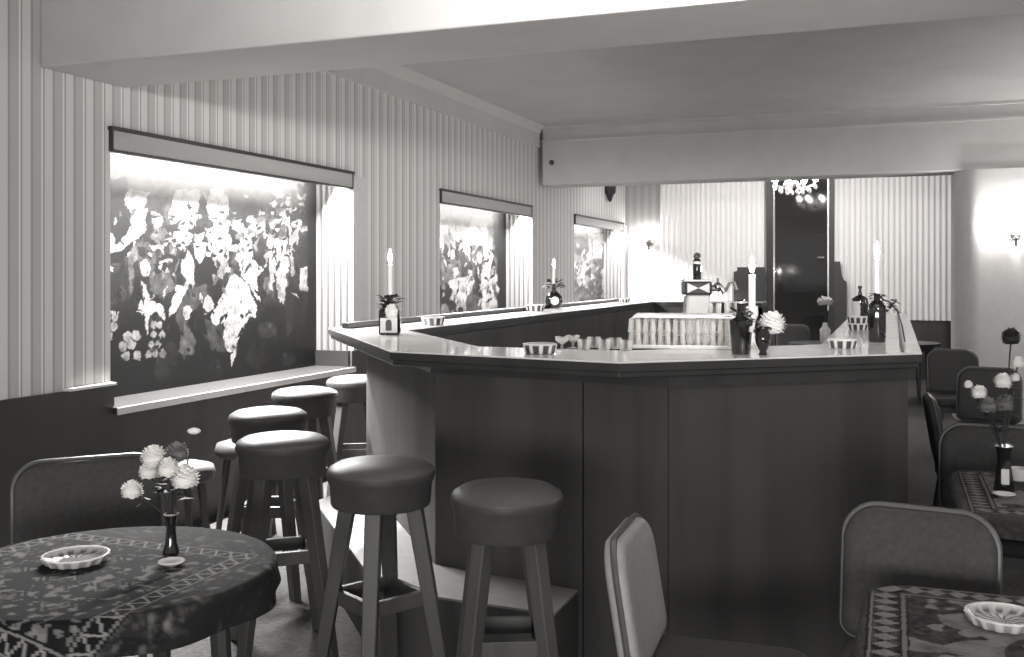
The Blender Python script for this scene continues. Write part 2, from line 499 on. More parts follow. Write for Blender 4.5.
rn = random.Random(11)
S1 = []
for i in range(150):   # distant crowd: small heads and coats
    x = rn.uniform(112, 300); y = rn.uniform(205, 300)
    S1.append(('e', x, y, rn.uniform(1.5, 4.5), rn.uniform(4, 12), rn.choice([.03, .05, .05, .1, .2, .3, .45])))
for i in range(70):
    S1.append(('e', rn.uniform(218, 290), rn.uniform(212, 275), rn.uniform(2, 5), rn.uniform(2, 7), rn.choice([.02, .05, .3, .6, .75])))
for i in range(60):
    S1.append(('e', rn.uniform(272, 306), rn.uniform(182, 235), rn.uniform(1.5, 4), rn.uniform(1.5, 4), rn.choice([.02, .03, .4, .6, .7])))
for i in range(50):
    S1.append(('e', rn.uniform(112, 290), rn.uniform(300, 372), rn.uniform(3, 8), rn.uniform(4, 14), rn.choice([.02, .03, .05, .12])))
S1 += [
    ('p', [(108, 180), (126, 176), (134, 240), (120, 262), (108, 262)], .05),
    ('e', 136, 201, 11, 8, .8), ('p', [(126, 196), (130, 187), (136, 190), (150, 193), (146, 200), (132, 200)], .65),
    ('p', [(137, 208), (147, 208), (146, 232), (137, 238), (130, 222)], .85),
    ('p', [(137, 228), (140, 236), (118, 252), (109, 253), (108, 246), (118, 244), (130, 228)], .8),
    ('p', [(108, 230), (114, 236), (113, 246), (108, 248)], .75),
    ('e', 158, 221, 5, 8, .45), ('e', 160, 237, 9, 10, .28), ('e', 147, 259, 9, 18, .22), ('e', 145, 268, 5, 9, .7), ('e', 143, 252, 5, 5, .08),
    ('p', [(127, 255), (133, 256), (134, 290), (130, 296)], .3),
    ('p', [(150, 275), (172, 272), (176, 288), (160, 298), (150, 290)], .25),
    ('p', [(142, 280), (150, 299), (163, 304), (168, 322), (155, 312), (149, 317), (147, 336), (144, 316), (136, 310), (142, 300)], .82),
    ('p', [(176, 190), (188, 188), (184, 215), (174, 225), (168, 219)], .85),
    ('p', [(188, 190), (200, 190), (196, 228), (188, 246), (168, 242), (180, 226)], .85),
    ('e', 220, 240, 12, 19, .85), ('e', 218, 205, 11, 18, .85),
    ('p', [(214, 256), (228, 256), (224, 280), (218, 276)], .4),
    ('e', 196, 230, 8, 5, .03), ('e', 199, 236, 4.5, 6.5, .75),
    ('p', [(188, 246), (207, 246), (214, 258), (213, 286), (197, 284), (190, 265)], .015),
    ('p', [(194, 243), (206, 243), (205, 258), (200, 263), (195, 256)], .8),
    ('p', [(188, 248), (181, 268), (186, 284), (193, 286), (196, 280), (190, 262)], .82),
    ('p', [(176, 284), (188, 287), (176, 312), (169, 318), (172, 300)], .8),
    ('p', [(186, 290), (206, 284), (210, 297), (192, 312), (182, 332), (175, 318)], .22),
    ('p', [(190, 312), (202, 308), (206, 335), (207, 372), (200, 350), (194, 330)], .03),
    ('p', [(178, 352), (186, 320), (196, 342), (194, 356)], .3),
    ('p', [(204, 318), (222, 326), (226, 350), (212, 352)], .22),
    ('p', [(233, 273), (247, 283), (257, 306), (255, 320), (247, 317), (242, 334), (238, 342), (232, 368), (229, 352), (224, 345), (224, 322), (215, 325), (210, 317), (222, 295)], .82),
    ('p', [(240, 240), (250, 234), (254, 260), (264, 268), (257, 278), (260, 302), (252, 290), (243, 276), (238, 258)], .8),
    ('e', 255, 226, 5, 4.5, .75), ('e', 262, 244, 4, 12, .12), ('e', 240, 228, 4, 5, .6),
    ('p', [(278, 240), (287, 238), (289, 262), (284, 305), (278, 300), (275, 262)], .6),
    ('p', [(270, 244), (275, 236), (273, 292), (269, 290)], .6),
    ('p', [(287, 222), (289, 215), (292, 236), (298, 222), (300, 226), (294, 246), (294, 276), (290, 276), (290, 244)], .5),
    ('p', [(300, 268), (307, 266), (308, 292), (300, 290)], .6),
    ('p', [(305, 182), (318, 178), (318, 400), (302, 400), (308, 300), (308, 250)], .02),
    ('e', 267, 330, 10, 8, .14), ('e', 255, 358, 10, 9, .1),
]
for x, y in ((126, 356), (137, 356), (131, 345), (123, 346), (136, 336), (128, 337), (113, 327), (109, 337)):
    S1.append(('e', x, y, 4, 5, .62))
for x, y in ((154, 324), (160, 325), (153, 334), (162, 335), (149, 354), (155, 353), (162, 354), (151, 345), (158, 345)):
    S1.append(('e', x, y, 3, 4, .55))
S1 += [('p', [(108, 312), (119, 312), (119, 322), (108, 322)], .7), ('e', 208, 305, 5, 9, .7), ('e', 187, 312, 4, 7, .7)]
def base1(px, py):
    top = max(0, min(1, (215 - py) / 45)); bot = max(0, min(1, (py - 300) / 50))  # canvas paled towards the top: the strip lamp's glow painted in
    return .11 + .55 * top * top - .09 * bot
def stroke(x, y, ln, wd, ang, v):
    c, q = math.cos(ang), math.sin(ang)
    return ('p', [(x - ln * c, y - ln * q), (x + wd * q, y - wd * c), (x + ln * c, y + ln * q), (x - wd * q, y + wd * c)], v)
rn = random.Random(23)
for i in range(230):                       # folds of cloth, limbs, foliage
    x, y = rn.uniform(110, 300), rn.triangular(190, 380, 250)
    if y < 300: v = rn.choice([.02, .03, .04, .08, .2, .35, .55, .7])
    else: v = rn.choice([.02, .02, .03, .05, .1, .2])
    if x > 296 and y > 235: v = .03
    if (x - 201) ** 2 / 150 + (y - 268) ** 2 / 500 < 1: v = rn.choice([.015, .02])
    S1.append(stroke(x, y, rn.uniform(2.5, 8), rn.uniform(.7, 1.9), R(90) + rn.gauss(0, .5), v))
for i in range(60):                        # faces and hats
    x, y = rn.uniform(150, 288), rn.uniform(212, 262)
    S1.append(('e', x, y, rn.uniform(1.3, 2.6), rn.uniform(1.8, 3.2), rn.choice([.5, .65, .75]))); S1.append(('e', x, y - 2.6, 2.6, 1.6, .03))
S1 += [('e', 199, 237, 4, 6, .75), ('e', 197, 230, 7, 3.5, .02), ('p', [(189, 250), (183, 268), (187, 282), (193, 282), (195, 266)], .8)]
painting(1, niches[0][0], niches[0][1], base1, S1, 'large dark painting of dancing figures in the niche nearest the room', 400, 330)

rn = random.Random(5)
S2 = []
for i in range(60):
    S2.append(('e', rn.uniform(438, 490), rn.uniform(235, 290), rn.uniform(2, 5), rn.uniform(3, 8), rn.choice([.05, .15, .3, .5, .7, .8])))
S2 += [
    ('p', [(492, 205), (506, 208), (506, 320), (498, 318), (497, 260), (494, 240)], .06),
    ('e', 446, 252, 3, 8, .05), ('e', 477, 258, 7, 22, .25), ('p', [(475, 262), (482, 254), (481, 300), (475, 296)], .1), ('e', 480, 258, 3, 5, .6),
    ('p', [(487, 246), (492, 244), (493, 256), (490, 270), (492, 285), (498, 308), (496, 314), (482, 312), (482, 285), (485, 262)], .8),
    ('p', [(449, 280), (471, 276), (470, 294), (465, 302), (450, 306)], .75),
    ('e', 444, 292, 8, 9, .02), ('p', [(440, 300), (458, 300), (460, 316), (438, 322)], .08), ('e', 461, 310, 5, 9, .7), ('e', 460, 312, 3, 6, .05), ('e', 445, 312, 4, 8, .5),
    ('e', 494, 275, 3, 10, .6), ('e', 473, 303, 8, 9, .25), ('e', 478, 230, 9, 16, .8), ('e', 466, 245, 4, 10, .7),
]
for i in range(120):
    S2.append(stroke(rn.uniform(438, 498), rn.triangular(225, 316, 270), rn.uniform(2, 7), rn.uniform(.6, 1.6), R(90) + rn.gauss(0, .4), rn.choice([.04, .08, .2, .4, .6, .75])))
painting(2, niches[1][0], niches[1][1], lambda x, y: .26 + .4 * max(0, min(1, (240 - y) / 40)), S2, 'painting of a bright crowd in the niche behind the bar', 150, 160, .8)  # base pales upwards, lamp glow painted into the canvas
S3 = []
for i in range(60):
    S3.append(('e', rn.uniform(574, 594), rn.uniform(265, 300), rn.uniform(1.5, 3), rn.uniform(2, 6), rn.choice([.06, .2, .4, .7])))
S3 += [('e', 581, 246, 8, 10, .1), ('p', [(588, 234), (604, 234), (602, 258), (590, 258)], .75), ('p', [(591, 240), (593, 240), (593, 256), (591, 256)], .1),
       ('p', [(603, 224), (614, 226), (614, 300), (609, 300), (604, 258)], .05), ('p', [(574, 266), (592, 264), (592, 268), (574, 269)], .6), ('e', 605, 280, 3, 14, .7), ('e', 598, 288, 4, 14, .3), ('e', 588, 258, 2, 5, .7)]
for i in range(70):
    S3.append(stroke(rn.uniform(575, 604), rn.uniform(240, 300), rn.uniform(2, 5), rn.uniform(.5, 1.2), R(90) + rn.gauss(0, .4), rn.choice([.05, .1, .3, .5, .7])))
painting(3, niches[2][0], niches[2][1], lambda x, y: .3 + .4 * max(0, min(1, (235 - y) / 20)), S3, 'narrow looking painting in the niche in the far corner', 110, 140, .6)  # same painted lamp glow at the top of this canvas

# ================================================================== BAR
BZ = 1.177
P = [(-2.96, 11.3), (-2.96, 4.875), (-1.85, 3.507), (-.88, 3.345), (.104, 4.14), (.104, 8.2)]
Q = [(-.29, 8.2), (-.29, 4.5), (-1.0, 3.86), (-1.62, 3.86), (-2.46, 4.86), (-2.46, 10.85), (-1.3, 10.85), (-1.3, 11.3)]
bar = thing('bar_counter', 'large dark wooden bar counter with a polished top, angled around its corners', 'bar', (-1.4, 4.2, 0))
MB().prism(P + Q, BZ - .006, BZ).link('countertop', M['bartop'], bar, world=True, smooth=0, bevel=.002)
MB().prism(P + Q, BZ - .034, BZ - .006).link('counter_edge', M['baredge'], bar, world=True, smooth=0)
def inset(poly, r):
    out = []
    n = len(poly)
    for i in range(n):
        p0, p1, p2 = Vector(poly[i - 1]), Vector(poly[i]), Vector(poly[(i + 1) % n])
        d1, d2 = (p1 - p0).normalized(), (p2 - p1).normalized()
        n1, n2 = Vector((-d1.y, d1.x)), Vector((-d2.y, d2.x))
        b = (n1 + n2) / max(.3, 1 + n1.dot(n2))
        out.append(p1 + b * r)
    return out
MB().prism(inset(P + Q, .012), BZ - .058, BZ - .034).link('counter_edge', M['baredge'], bar, world=True, smooth=0, bevel=.004)
B = [(-2.76, 11.2), (-2.76, 4.95), (-1.74, 3.69), (-1.081, 3.581), (-.745, 3.522), (.054, 4.16), (.054, 8.15)]
ZP = BZ - .058
names = ['left_panel', 'corner_panel', 'front_panel', 'front_panel', 'angled_panel', 'right_panel']
for i in range(6):
    a, b = Vector(B[i]), Vector(B[i + 1])
    dd = (b - a).normalized() * (.004 if i in (2, 3) else 0)
    MB().plank(a + dd, b - dd, 0, ZP, .03).link(names[i], M['bar'], bar, world=True, smooth=0)
MB().prism([(-1.085, 3.59), (-1.077, 3.588), (-1.077, 3.62), (-1.085, 3.62)], 0, ZP).link('panel_joint', M['barrail'], bar, world=True, smooth=0)
inner = MB()
for a, b in zip(Q[:-1], Q[1:]):
    inner.plank(a, b, 0, ZP, -.03) if False else inner.plank(b, a, 0, ZP, -.03)
inner.xf(Matrix.Identity(4)).link('inner_panel', M['bar'], bar, world=True, smooth=0)
MB().plank((-1.3, 11.2), (-2.76, 11.2), 0, ZP, .03).link('rear_panel', M['bar'], bar, world=True, smooth=0)
# cove moulding under the right end of the top
mo = inset([(-2.76, 11.2), (-2.76, 4.95), (-1.74, 3.69), (-.745, 3.522), (.054, 4.16), (.054, 8.15), (-.2, 8.15), (-.2, 11.2)], -.022)
for a, b in zip(mo[:5], mo[1:6]):
    MB().plank(a, b, ZP - .04, ZP, .022).link('cove_moulding', M['baredge'], bar, world=True, smooth=0)
MB().box(-2.86, -2.815, 4.85, 11.2, BZ, BZ + .032).link('raised_rail', M['barrail'], bar, world=True, smooth=0, bevel=.004)
MB().box(.026, .04, 4.2, 8.15, BZ, BZ + .003).link('inlay_strip', M['barrail'], bar, world=True, smooth=0)
PF = [(-2.8, 11.2), (-2.8, 4.48), (-1.80, 3.33), (-1.1, 3.3), (-1.1, 3.58), (-1.74, 3.686), (-2.764, 4.95), (-2.764, 11.2)]
MB().prism(PF, 0, .292).link('foot_platform', M['bar'], bar, world=True, smooth=0)
MB().prism(inset(PF, -.0) if False else PF, .292, .30).link('platform_top', M['lino'], bar, world=True, smooth=0)

# low work counter inside the bar, carrying the tap
wc = thing('work_counter', 'low dark work counter inside the bar carrying the beer tap', 'counter', (-.95, 4.75, 0))
MB().box(-1.7, -.4, 4.5, 5.0, .04, .9).link('body', M['bar'], wc, world=True, smooth=0)
MB().box(-1.72, -.38, 4.48, 5.02, .9, .93).link('worktop', M['chrome'], wc, world=True, smooth=0, bevel=.004)

# ------------------------------------------------------------------ beer tap
tp = at_d(697, 274, 5.05); tz = .93
tap = thing('beer_tap', 'pale tapering beer tap column with a dark patterned head', 'beer tap', (tp.x, tp.y, tz), YAW)
MB().add([(-.095, -.07, 0), (.095, -.07, 0), (.095, .07, 0), (-.095, .07, 0), (-.058, -.05, .445), (.058, -.05, .445), (.058, .05, .445), (-.058, .05, .445)],
         [(3, 2, 1, 0), (4, 5, 6, 7), (0, 1, 5, 4), (1, 2, 6, 5), (2, 3, 7, 6), (3, 0, 4, 7)]).link('column', M['tapstone'], tap, smooth=0, bevel=.012)
hd_ = MB().box(-.072, .065, -.065, .065, .445, .512).link('head', M['tapdark'], tap, smooth=0, bevel=.01)
MB().add([(-.06, -.0665, .455), (-.06, -.0665, .505), (-.005, -.0665, .48), (.05, -.0665, .505), (.05, -.0665, .455)], [(0, 2, 1), (2, 4, 3)]).link('head_ornament', M['tapstone'], hd_, smooth=0)
MB().box(-.078, .07, -.07, .07, .512, .522).link('head_cap', M['tapstone'], tap, smooth=0, bevel=.003)
fa = MB().tube([(.06, 0, .478), (.125, 0, .478), (.14, -.005, .455)], .016).ball((.105, 0, .485), .024)
fa = fa.link('faucet', M['chrome'], tap)
MB().tube([(.105, 0, .5), (.105, 0, .53)], .007).link('faucet_lever', M['chrome'], fa)
MB().tube([(.14, 0, .46), (.165, 0, .505), (.185, 0, .51), (.20, 0, .47)], .008).link('swan_neck_pipe', M['chrome'], fa)
fg = thing('figurine', 'small dark bottle-shaped figure standing on the beer tap head', 'figurine', (tp.x, tp.y, tz + .522), 0)
MB().lathe([(.018, 0), (.02, .004), (.021, .08), (.018, .1), (.009, .108)], 14).link('body', M['darkglass'], fg)
MB().lathe([(.013, .108), (.02, .116), (.016, .128), (.004, .137)], 12).link('cap', M['chrome'], fg)
MB().lathe([(.0212, .079), (.0215, .08), (.0205, .09), (.0195, .092)], 14, caps=False).link('label_band', M['silver'], fg)

# ------------------------------------------------------------------ stools
SZ = .85
def make_stool(label, loc, rz):
    t = thing('bar_stool', label, 'bar stool', loc, rz, 'padded stools along the bar')
    MB().lathe([(.181, .808), (.182, .813), (.175, .824), (.15, .838), (.1, .847), (.04, .851), (0, .852)], 40).link('seat', M['vinyl'], t, smooth=60)
    MB().lathe([(.155, .70), (.165, .698), (.169, .705), (.173, .77), (.18, .785), (.184, .8), (.182, .81)], 40).link('seat_skirt', M['skirt'], t, smooth=50)
    for k in range(4):
        a = R(45 + 90 * k)
        c, s = math.cos(a), math.sin(a)
        m = MB()
        vs = []
        for (r, z, wd) in ((.235, 0, .021), (.112, .705, .027)):
            for dx, dy in ((-1, -1), (1, -1), (1, 1), (-1, 1)):
                lx, ly = r + dx * wd, dy * wd
                vs.append((lx * c - ly * s, lx * s + ly * c, z))
        m.add(vs, [(3, 2, 1, 0), (4, 5, 6, 7), (0, 1, 5, 4), (1, 2, 6, 5), (2, 3, 7, 6), (3, 0, 4, 7)])
        m.link('leg', M['stoolwood'], t, smooth=0, bevel=.004)
    for k in range(4):
        a0, a1 = R(45 + 90 * k), R(135 + 90 * k)
        r = .166 if k % 2 else .17
        z = .38 if k % 2 else .385
        p0 = Vector((r * math.cos(a0), r * math.sin(a0), z)); p1 = Vector((r * math.cos(a1), r * math.sin(a1), z))
        e = (p1 - p0).normalized() * .03
        m = MB().plank((p0 + e)[:2], (p1 - e)[:2], z - .025, z + .025, .022)
        m.link('footrest_bar', M['stoolwood'], t, smooth=0, bevel=.003)
    return t
def sp(px, py, dz=0):
    p = at_z(px, py, SZ - .01); return (p.x, p.y, 0)
st = make_stool('dark stool at the front of the bar, nearest the near chair, its seat in shadow', sp(507, 486), R(25))
for ch_ in (): pass
for lab, px, py, rz in (
    ('stool with a half lit seat at the front left corner of the bar', 381, 462, 62),
    ('stool with a broad bright seat at the angled bar corner, nearest the flower table', 283, 436, 40),
    ('bright seated stool just behind the broad bright one at the angled corner', 268.5, 410, 20),
    ('bright seated stool beside the window sill, third back along the left of the bar', 305, 389, 55),
    ('stool half hidden behind the left edge of the bar front', 356, 377, 30)):
    x, y, z = sp(px, py)
    dup(st, lab, (x, y, 0), R(rz))

st.scale = (.93, .93, 1)

def low_stool(label, loc):
    t = thing('low_stool', label, 'stool', loc, 0, 'low round stools near the left wall')
    MB().lathe([(.15, .46), (.165, .47), (.17, .5), (.16, .53), (.1, .547), (0, .552)], 28).link('seat', M['vinyl'], t, smooth=60)
    for k in range(4):
        a = R(20 + 90 * k)
        MB().tube([(.1 * math.cos(a), .1 * math.sin(a), .47), (.16 * math.cos(a), .16 * math.sin(a), 0)], [.022, .016], 8).link('leg', M['stoolwood'], t)
    return t
p = at_z(180, 463, .545); ls = low_stool('low round stool showing behind the white flowers', (p.x, p.y, 0))
p = at_z(246, 440, .545); dup(ls, 'low round stool mostly hidden behind the bright seated bar stool', (p.x, p.y, 0), R(30))

# ------------------------------------------------------------------ chairs
def rounded_rect(w, z0, z1, r_top, r_bot, n=8):
    pts = []
    for cx, cz, r, a0 in ((w / 2 - r_top, z1 - r_top, r_top, 0), (-w / 2 + r_top, z1 - r_top, r_top, 90), (-w / 2 + r_bot, z0 + r_bot, r_bot, 180), (w / 2 - r_bot, z0 + r_bot, r_bot, 270)):
        for i in range(n + 1):
            a = R(a0 + 90 * i / n)
            pts.append((cx + r * math.cos(a), cz + r * math.sin(a)))
    return pts

def padded(outline, y_of, th, crown):
    """upholstered slab following a curved back"""
    n = len(outline)
    cx = sum(p[0] for p in outline) / n; cz = sum(p[1] for p in outline) / n
    vs, fs = [], []
    rings = [(1.0, 0), (.97, crown * .6), (.88, crown), (.5, crown * 1.15)]
    for side in (1, -1):
        for s, o in rings:
            for x, z in outline:
                xx, zz = cx + (x - cx) * s, cz + (z - cz) * s
                vs.append((xx, y_of(xx, zz) + side * (th / 2 + o), zz))
        vs.append((cx, y_of(cx, cz) + side * (th / 2 + crown * 1.15), cz))
    per = n * len(rings) + 1
    for si in range(2):
        o = si * per
        for k in range(len(rings) - 1):
            for i in range(n):
                q = (o + k * n + i, o + k * n + (i + 1) % n, o + (k + 1) * n + (i + 1) % n, o + (k + 1) * n + i)
                fs.append(q if si else q[::-1])
        c = o + per - 1; k = len(rings) - 1
        for i in range(n):
            q = (o + k * n + i, o + k * n + (i + 1) % n, c)
            fs.append(q if si else q[::-1])
    for i in range(n):
        fs.append((i, (i + 1) % n, per + (i + 1) % n, per + i))
    return MB().add(vs, fs)

def make_chair(label, loc, rz, cover, group='padded chairs at the tables', top=.83, wd=.46, seatcover=None):
    t = thing('chair', label, 'chair', loc, rz, group)
    f = lambda x, z: -.2 - (z - .45) * .16 + .35 * x * x
    out = rounded_rect(wd, .48, top, .09, .04)
    bk = padded(out, f, .034, .012).link('backrest', cover, t, smooth=50)
    pp = [(x * 1.012, f(x, z), z + (.004 if z > .6 else -.004)) for x, z in out]
    MB().tube(pp + pp[:1], .0085, 6, cap=False).link('piping', M['piping'], bk)
    so = []
    for cx, cy, a0 in ((.15, .15, 0), (-.15, .15, 90), (-.15, -.15, 180), (.15, -.15, 270)):
        for i in range(6):
            a = R(a0 + 90 * i / 5); so.append((cx + .07 * math.cos(a), cy + .07 * math.sin(a)))
    so = [(x * wd / .46, y) for x, y in so]
    MB().prism(so, .4, .47).link('seat', seatcover or cover, t, bevel=.02, segs=3)
    MB().box(-.4 * wd, .4 * wd, -.19, .19, .35, .4).link('seat_frame', M['chairwood'], t, smooth=0)
    for sx in (-1, 1):
        MB().tube([(sx * .37 * wd, .175, .38), (sx * .4 * wd, .19, 0)], [.022, .014], 8).link('leg', M['chairwood'], t)
        MB().tube([(sx * .37 * wd, -.185, .38), (sx * .39 * wd, -.25, 0)], [.022, .014], 8).link('leg', M['chairwood'], t)
        MB().tube([(sx * .34 * wd, -.185, .36), (sx * .34 * wd, -.235, .6)], .016, 8).link('back_post', M['chairwood'], t)
    return t

def chair_at(label, bx, by, facing, cover=None, src=None, **kw):
    """bx, by = middle of the backrest top; facing = direction the sitter looks, degrees from +X"""
    rz = R(facing - 90)
    off = Vector((-math.sin(rz), math.cos(rz))) * .26
    loc = (bx + off.x, by + off.y, 0)
    if src: return dup(src, label, loc, rz)
    return make_chair(label, loc, rz, cover, **kw)
ch0 = chair_at('dark padded chair standing behind the left table', -2.71, 2.82, -42, M['chairfab'], wd=.48, top=.815)
chA = chair_at('padded chair, its back coloured as lit, seen edge on beside the right table', -.675, 2.585, 3, M['chairlit'], wd=.42, top=.805, seatcover=M['chairfab'])
chB = chair_at('dark padded chair with its back across the far side of the near right table', .07, 2.98, -98, M['chairfab'], wd=.39)
p = at_z(978, 431, .83); chair_at('dark padded chair behind the small vase table on the right', p.x + .06, p.y + .14, -94, src=chB)
p = at_z(978, 367, .83); chair_at('dark chair with a pale edged back in front of the pillar', .62, 7.6, -100, src=chB)
p = at_z(940, 351, .83); chair_at('dark chair further back against the foot of the pillar', .47, 9.3, -85, src=chB)
chair_at('dark chair turned sideways with its back against the right end of the bar', .175, 5.75, 2, src=chB)
p = at_z(803, 320, .83); chair_at('dark chair standing beyond the bar below the mirrored door', p.x, min(p.y, 13.2), -90, src=chB)

# ------------------------------------------------------------------ tables and rugs
def rug_value(x, y, hw, seed, zig=True):
    """woven pattern: field with medallions, zigzag border, floral edge"""
    ax, ay = abs(x), abs(y)
    m = max(ax, ay)
    n1 = nz(x + seed, y, 16); n2 = nz(x, y + seed, 38); n3 = nz(x + seed, y - seed, 75)
    e = hw - m
    if e < 0:                                  # floral outer edge
        v = .05 + .45 * max(0, n2 - .12) + .2 * max(0, n3 - .1) - .03 * (n1 > .1)
        if e < -.1: v = .04 + .15 * max(0, n2 - .2)  # hanging cloth coloured darker, its shade painted in
        return max(.03, v)
    if e < .006 or .062 < e < .068: return .02
    if e < .012 or .056 < e < .062: return .4
    if e < .056:                               # zigzag
        s = (y if ax > ay else x) / .05
        tri = abs((s % 1) * 2 - 1)
        q = (e - .012) / .044
        return .55 if abs(q - tri) < .15 else .02
    v = .025 + .015 * n1
    gx, gy = (x / .17 + .5) % 1 - .5, (y / .17 + .5) % 1 - .5
    rr = abs(gx) + abs(gy)
    if rr < .2: v = .16 + .25 * n3
    elif .28 < rr < .33 and n2 > -.1: v = .3 + .2 * n2
    elif rr > .4 and n2 > .12 and n3 > 0: v = .3
    if n2 > .42: v = max(v, .4)
    return max(.02, v)

def rug_value2(x, y, hw, seed):
    ax, ay = abs(x), abs(y); m = max(ax, ay); e = hw - m
    n1 = nz(x + seed, y, 9); n2 = nz(x, y + seed, 26); n3 = nz(x + seed, y - seed, 60)
    if e < 0: return .07 + .1 * max(0, n3)
    if e < .006 or .07 < e < .075 or .085 < e < .09: return .02
    if e < .012: return .22
    if e < .07:
        s = (y if ax > ay else x) / .05
        tri = abs((s % 1) * 2 - 1); q = (e - .012) / .058
        return (.24 if abs(q - .5) * 2 < 1 - tri * 1.1 else .045) + .08 * n3
    if e < .085: return .2
    v = .21 + .1 * n2
    if n1 > .05 or (x * x + y * y) < .025: v = .05 + .06 * max(0, n2)
    if n2 > .3: v = .24
    return max(.02, v + .05 * n3)

def cloth(name, label, loc, rz, outline_r, drop, fn, group):
    """rug thrown over a table: follows the top, rolls over the rim, hangs a little"""
    nA, rings = 400, 190
    vs, cols, fs = [(0, 0, .004)], [fn(0, 0)], []
    total = 1.0
    for k in range(1, rings + 1):
        for i in range(nA):
            a = 2 * math.pi * i / nA
            rim = outline_r(a)
            s = (rim + drop) * k / rings
            if s <= rim:
                r, z = s, .004
            else:
                q = s - rim; rad = .018
                if q < rad * math.pi / 2:
                    r, z = rim + rad * math.sin(q / rad), .004 - rad * (1 - math.cos(q / rad))
                else:
                    h = q - rad * math.pi / 2
                    wv = .006 * math.sin(a * 9) * h / drop * 3
                    r, z = rim + rad + wv + h * .12, .004 - rad - h
            vs.append((r * math.cos(a), r * math.sin(a), z))
            cols.append(fn(s * math.cos(a), s * math.sin(a)))
    for i in range(nA): fs.append((0, 1 + i, 1 + (i + 1) % nA))
    for k in range(rings - 1):
        for i in range(nA):
            fs.append((1 + k * nA + i, 1 + (k + 1) * nA + i, 1 + (k + 1) * nA + (i + 1) % nA, 1 + k * nA + (i + 1) % nA))
    o = MB().add(vs, fs).link(name, M['rug'], None)
    o.location = loc; o.rotation_euler = (0, 0, rz)
    at = o.data.color_attributes.new('paint', 'FLOAT_COLOR', 'POINT')
    flat = []
    for v in cols: flat += [v * TINT[0], v * TINT[1], v * TINT[2], 1]
    at.data.foreach_set('color', flat)
    md = o.modifiers.new('thickness', 'SOLIDIFY'); md.thickness = .003; md.offset = 1
    return tag(o, label, 'tablecloth', group)

def sq_r(h, p=7):
    return lambda a: h / (abs(math.cos(a)) ** p + abs(math.sin(a)) ** p) ** (1 / p)

TZ = .68
def table(label, loc, rfun, legs, group='small tables with rugs', h=TZ):
    t = thing('table', label, 'table', loc, 0, group)
    poly = [((rfun(2 * math.pi * i / 72) - .002) * math.cos(2 * math.pi * i / 72), (rfun(2 * math.pi * i / 72) - .002) * math.sin(2 * math.pi * i / 72)) for i in range(72)]
    MB().prism(poly, h - .03, h - .002).link('tabletop', M['tablewood'], t, bevel=.004)
    ap = [(p[0] * .8, p[1] * .8) for p in poly]
    MB().prism(ap, h - .09, h - .03).link('apron', M['tablewood'], t)
    if legs:
        for k in range(4):
            a = R(legs + 90 * k); r = rfun(a) * .72
            MB().tube([(r * math.cos(a), r * math.sin(a), h - .04), (r * 1.1 * math.cos(a), r * 1.1 * math.sin(a), 0)], [.03, .02], 8).link('leg', M['tablewood'], t)
    else:
        MB().lathe([(.05, .03), (.035, .1), (.03, h - .09)], 16).link('column', M['tablewood'], t)
        MB().lathe([(.17, 0), (.17, .015), (.06, .04)], 24).link('foot', M['tablewood'], t)
    return t
LT = (-1.99, 2.15)
table('dark table in the lower left under the zigzag rug', (LT[0], LT[1], 0), lambda a: .425, 15)
# the zigzag rug lies square to the room with its corner over the right rim
cloth('tablecloth', 'dark rug with a zigzag border draped over the left table', (LT[0], LT[1], TZ), 0, lambda a: .425, .1,
      lambda x, y: .42 * rug_value(x + .045, y + .13, .37, 3.1), 'woven rugs on the tables')
RT = (.375, 2.31)
table('dark table in the lower right corner under the mottled rug', (RT[0], RT[1], 0), sq_r(.43, 8), 0)
cloth('tablecloth', 'mottled rug with a striped edge on the table in the lower right', (RT[0], RT[1], TZ), 0, sq_r(.43, 8), .09,
      lambda x, y: .8 * rug_value2(x, y, .432, 5.3), 'woven rugs on the tables')
VT = (.62, 4.04)
table('dark table under the tall vase on the right, beside the end of the bar', (VT[0], VT[1], 0), sq_r(.4, 8), 0)
cloth('tablecloth', 'dim rug under the tall vase on the right hand table', (VT[0], VT[1], TZ), 0, sq_r(.4, 8), .08,
      lambda x, y: rug_value2(x, y, .38, 9.7) * .8, 'woven rugs on the tables')
tb = at_z(800, 340, TZ)
table('small dark table beyond the bar below the mirrored door', (-.75, 12.2, 0), lambda a: .4, 45, 'bare tables at the back')
table('small dark table at the back beside the pillar', (.3, 11.9, 0) if False else (.12, 12.6, 0), lambda a: .4, 30, 'bare tables at the back')

# ------------------------------------------------------------------ tableware
def ashtray(label, loc, r, h=.03, mat_=None, flutes=10, group='ashtrays on the bar'):
    t = thing('ashtray', label, 'ashtray', loc, random.random(), group)
    pr = [(r * .8, 0), (r * .86, .002), (r * .97, h * .85), (r, h), (r * .93, h), (r * .78, h * .45), (r * .4, h * .36), (0, h * .35)]
    o = MB().lathe(pr, 80, flute=flutes, amp=.035).link('bowl', M['cutglass'], t)
    at = o.data.color_attributes.new('paint', 'FLOAT_COLOR', 'POINT')
    flat = []
    for k in range(len(pr)):
        for i in range(80):
            q = math.cos(2 * math.pi * i / 80 * flutes)
            v = (.75 if q > .1 else (.05 if 'bar' in group else .4)) if 1 <= k <= 2 else (.7 if k < 5 else (.55 if q * (1 if k == 5 else -1) > 0 else .1))  # bright and dark of the ribs painted in place of glass reflections
            flat += [v * TINT[0], v * TINT[1], v * TINT[2], 1]
    at.data.foreach_set('color', flat)
    MB().lathe([(r * .985, h), (r * 1.0, h + .003), (r * .92, h + .003), (r * .925, h), (r * .985, h)], 48, caps=False).link('rim', M['china'], t)
    return t
def on_bar(px, py): return at_z(px, py, BZ)
p = on_bar(433, 325); ashtray('ribbed ashtray on the left leg of the bar beside the labelled candle bottle', p, .07, .045)
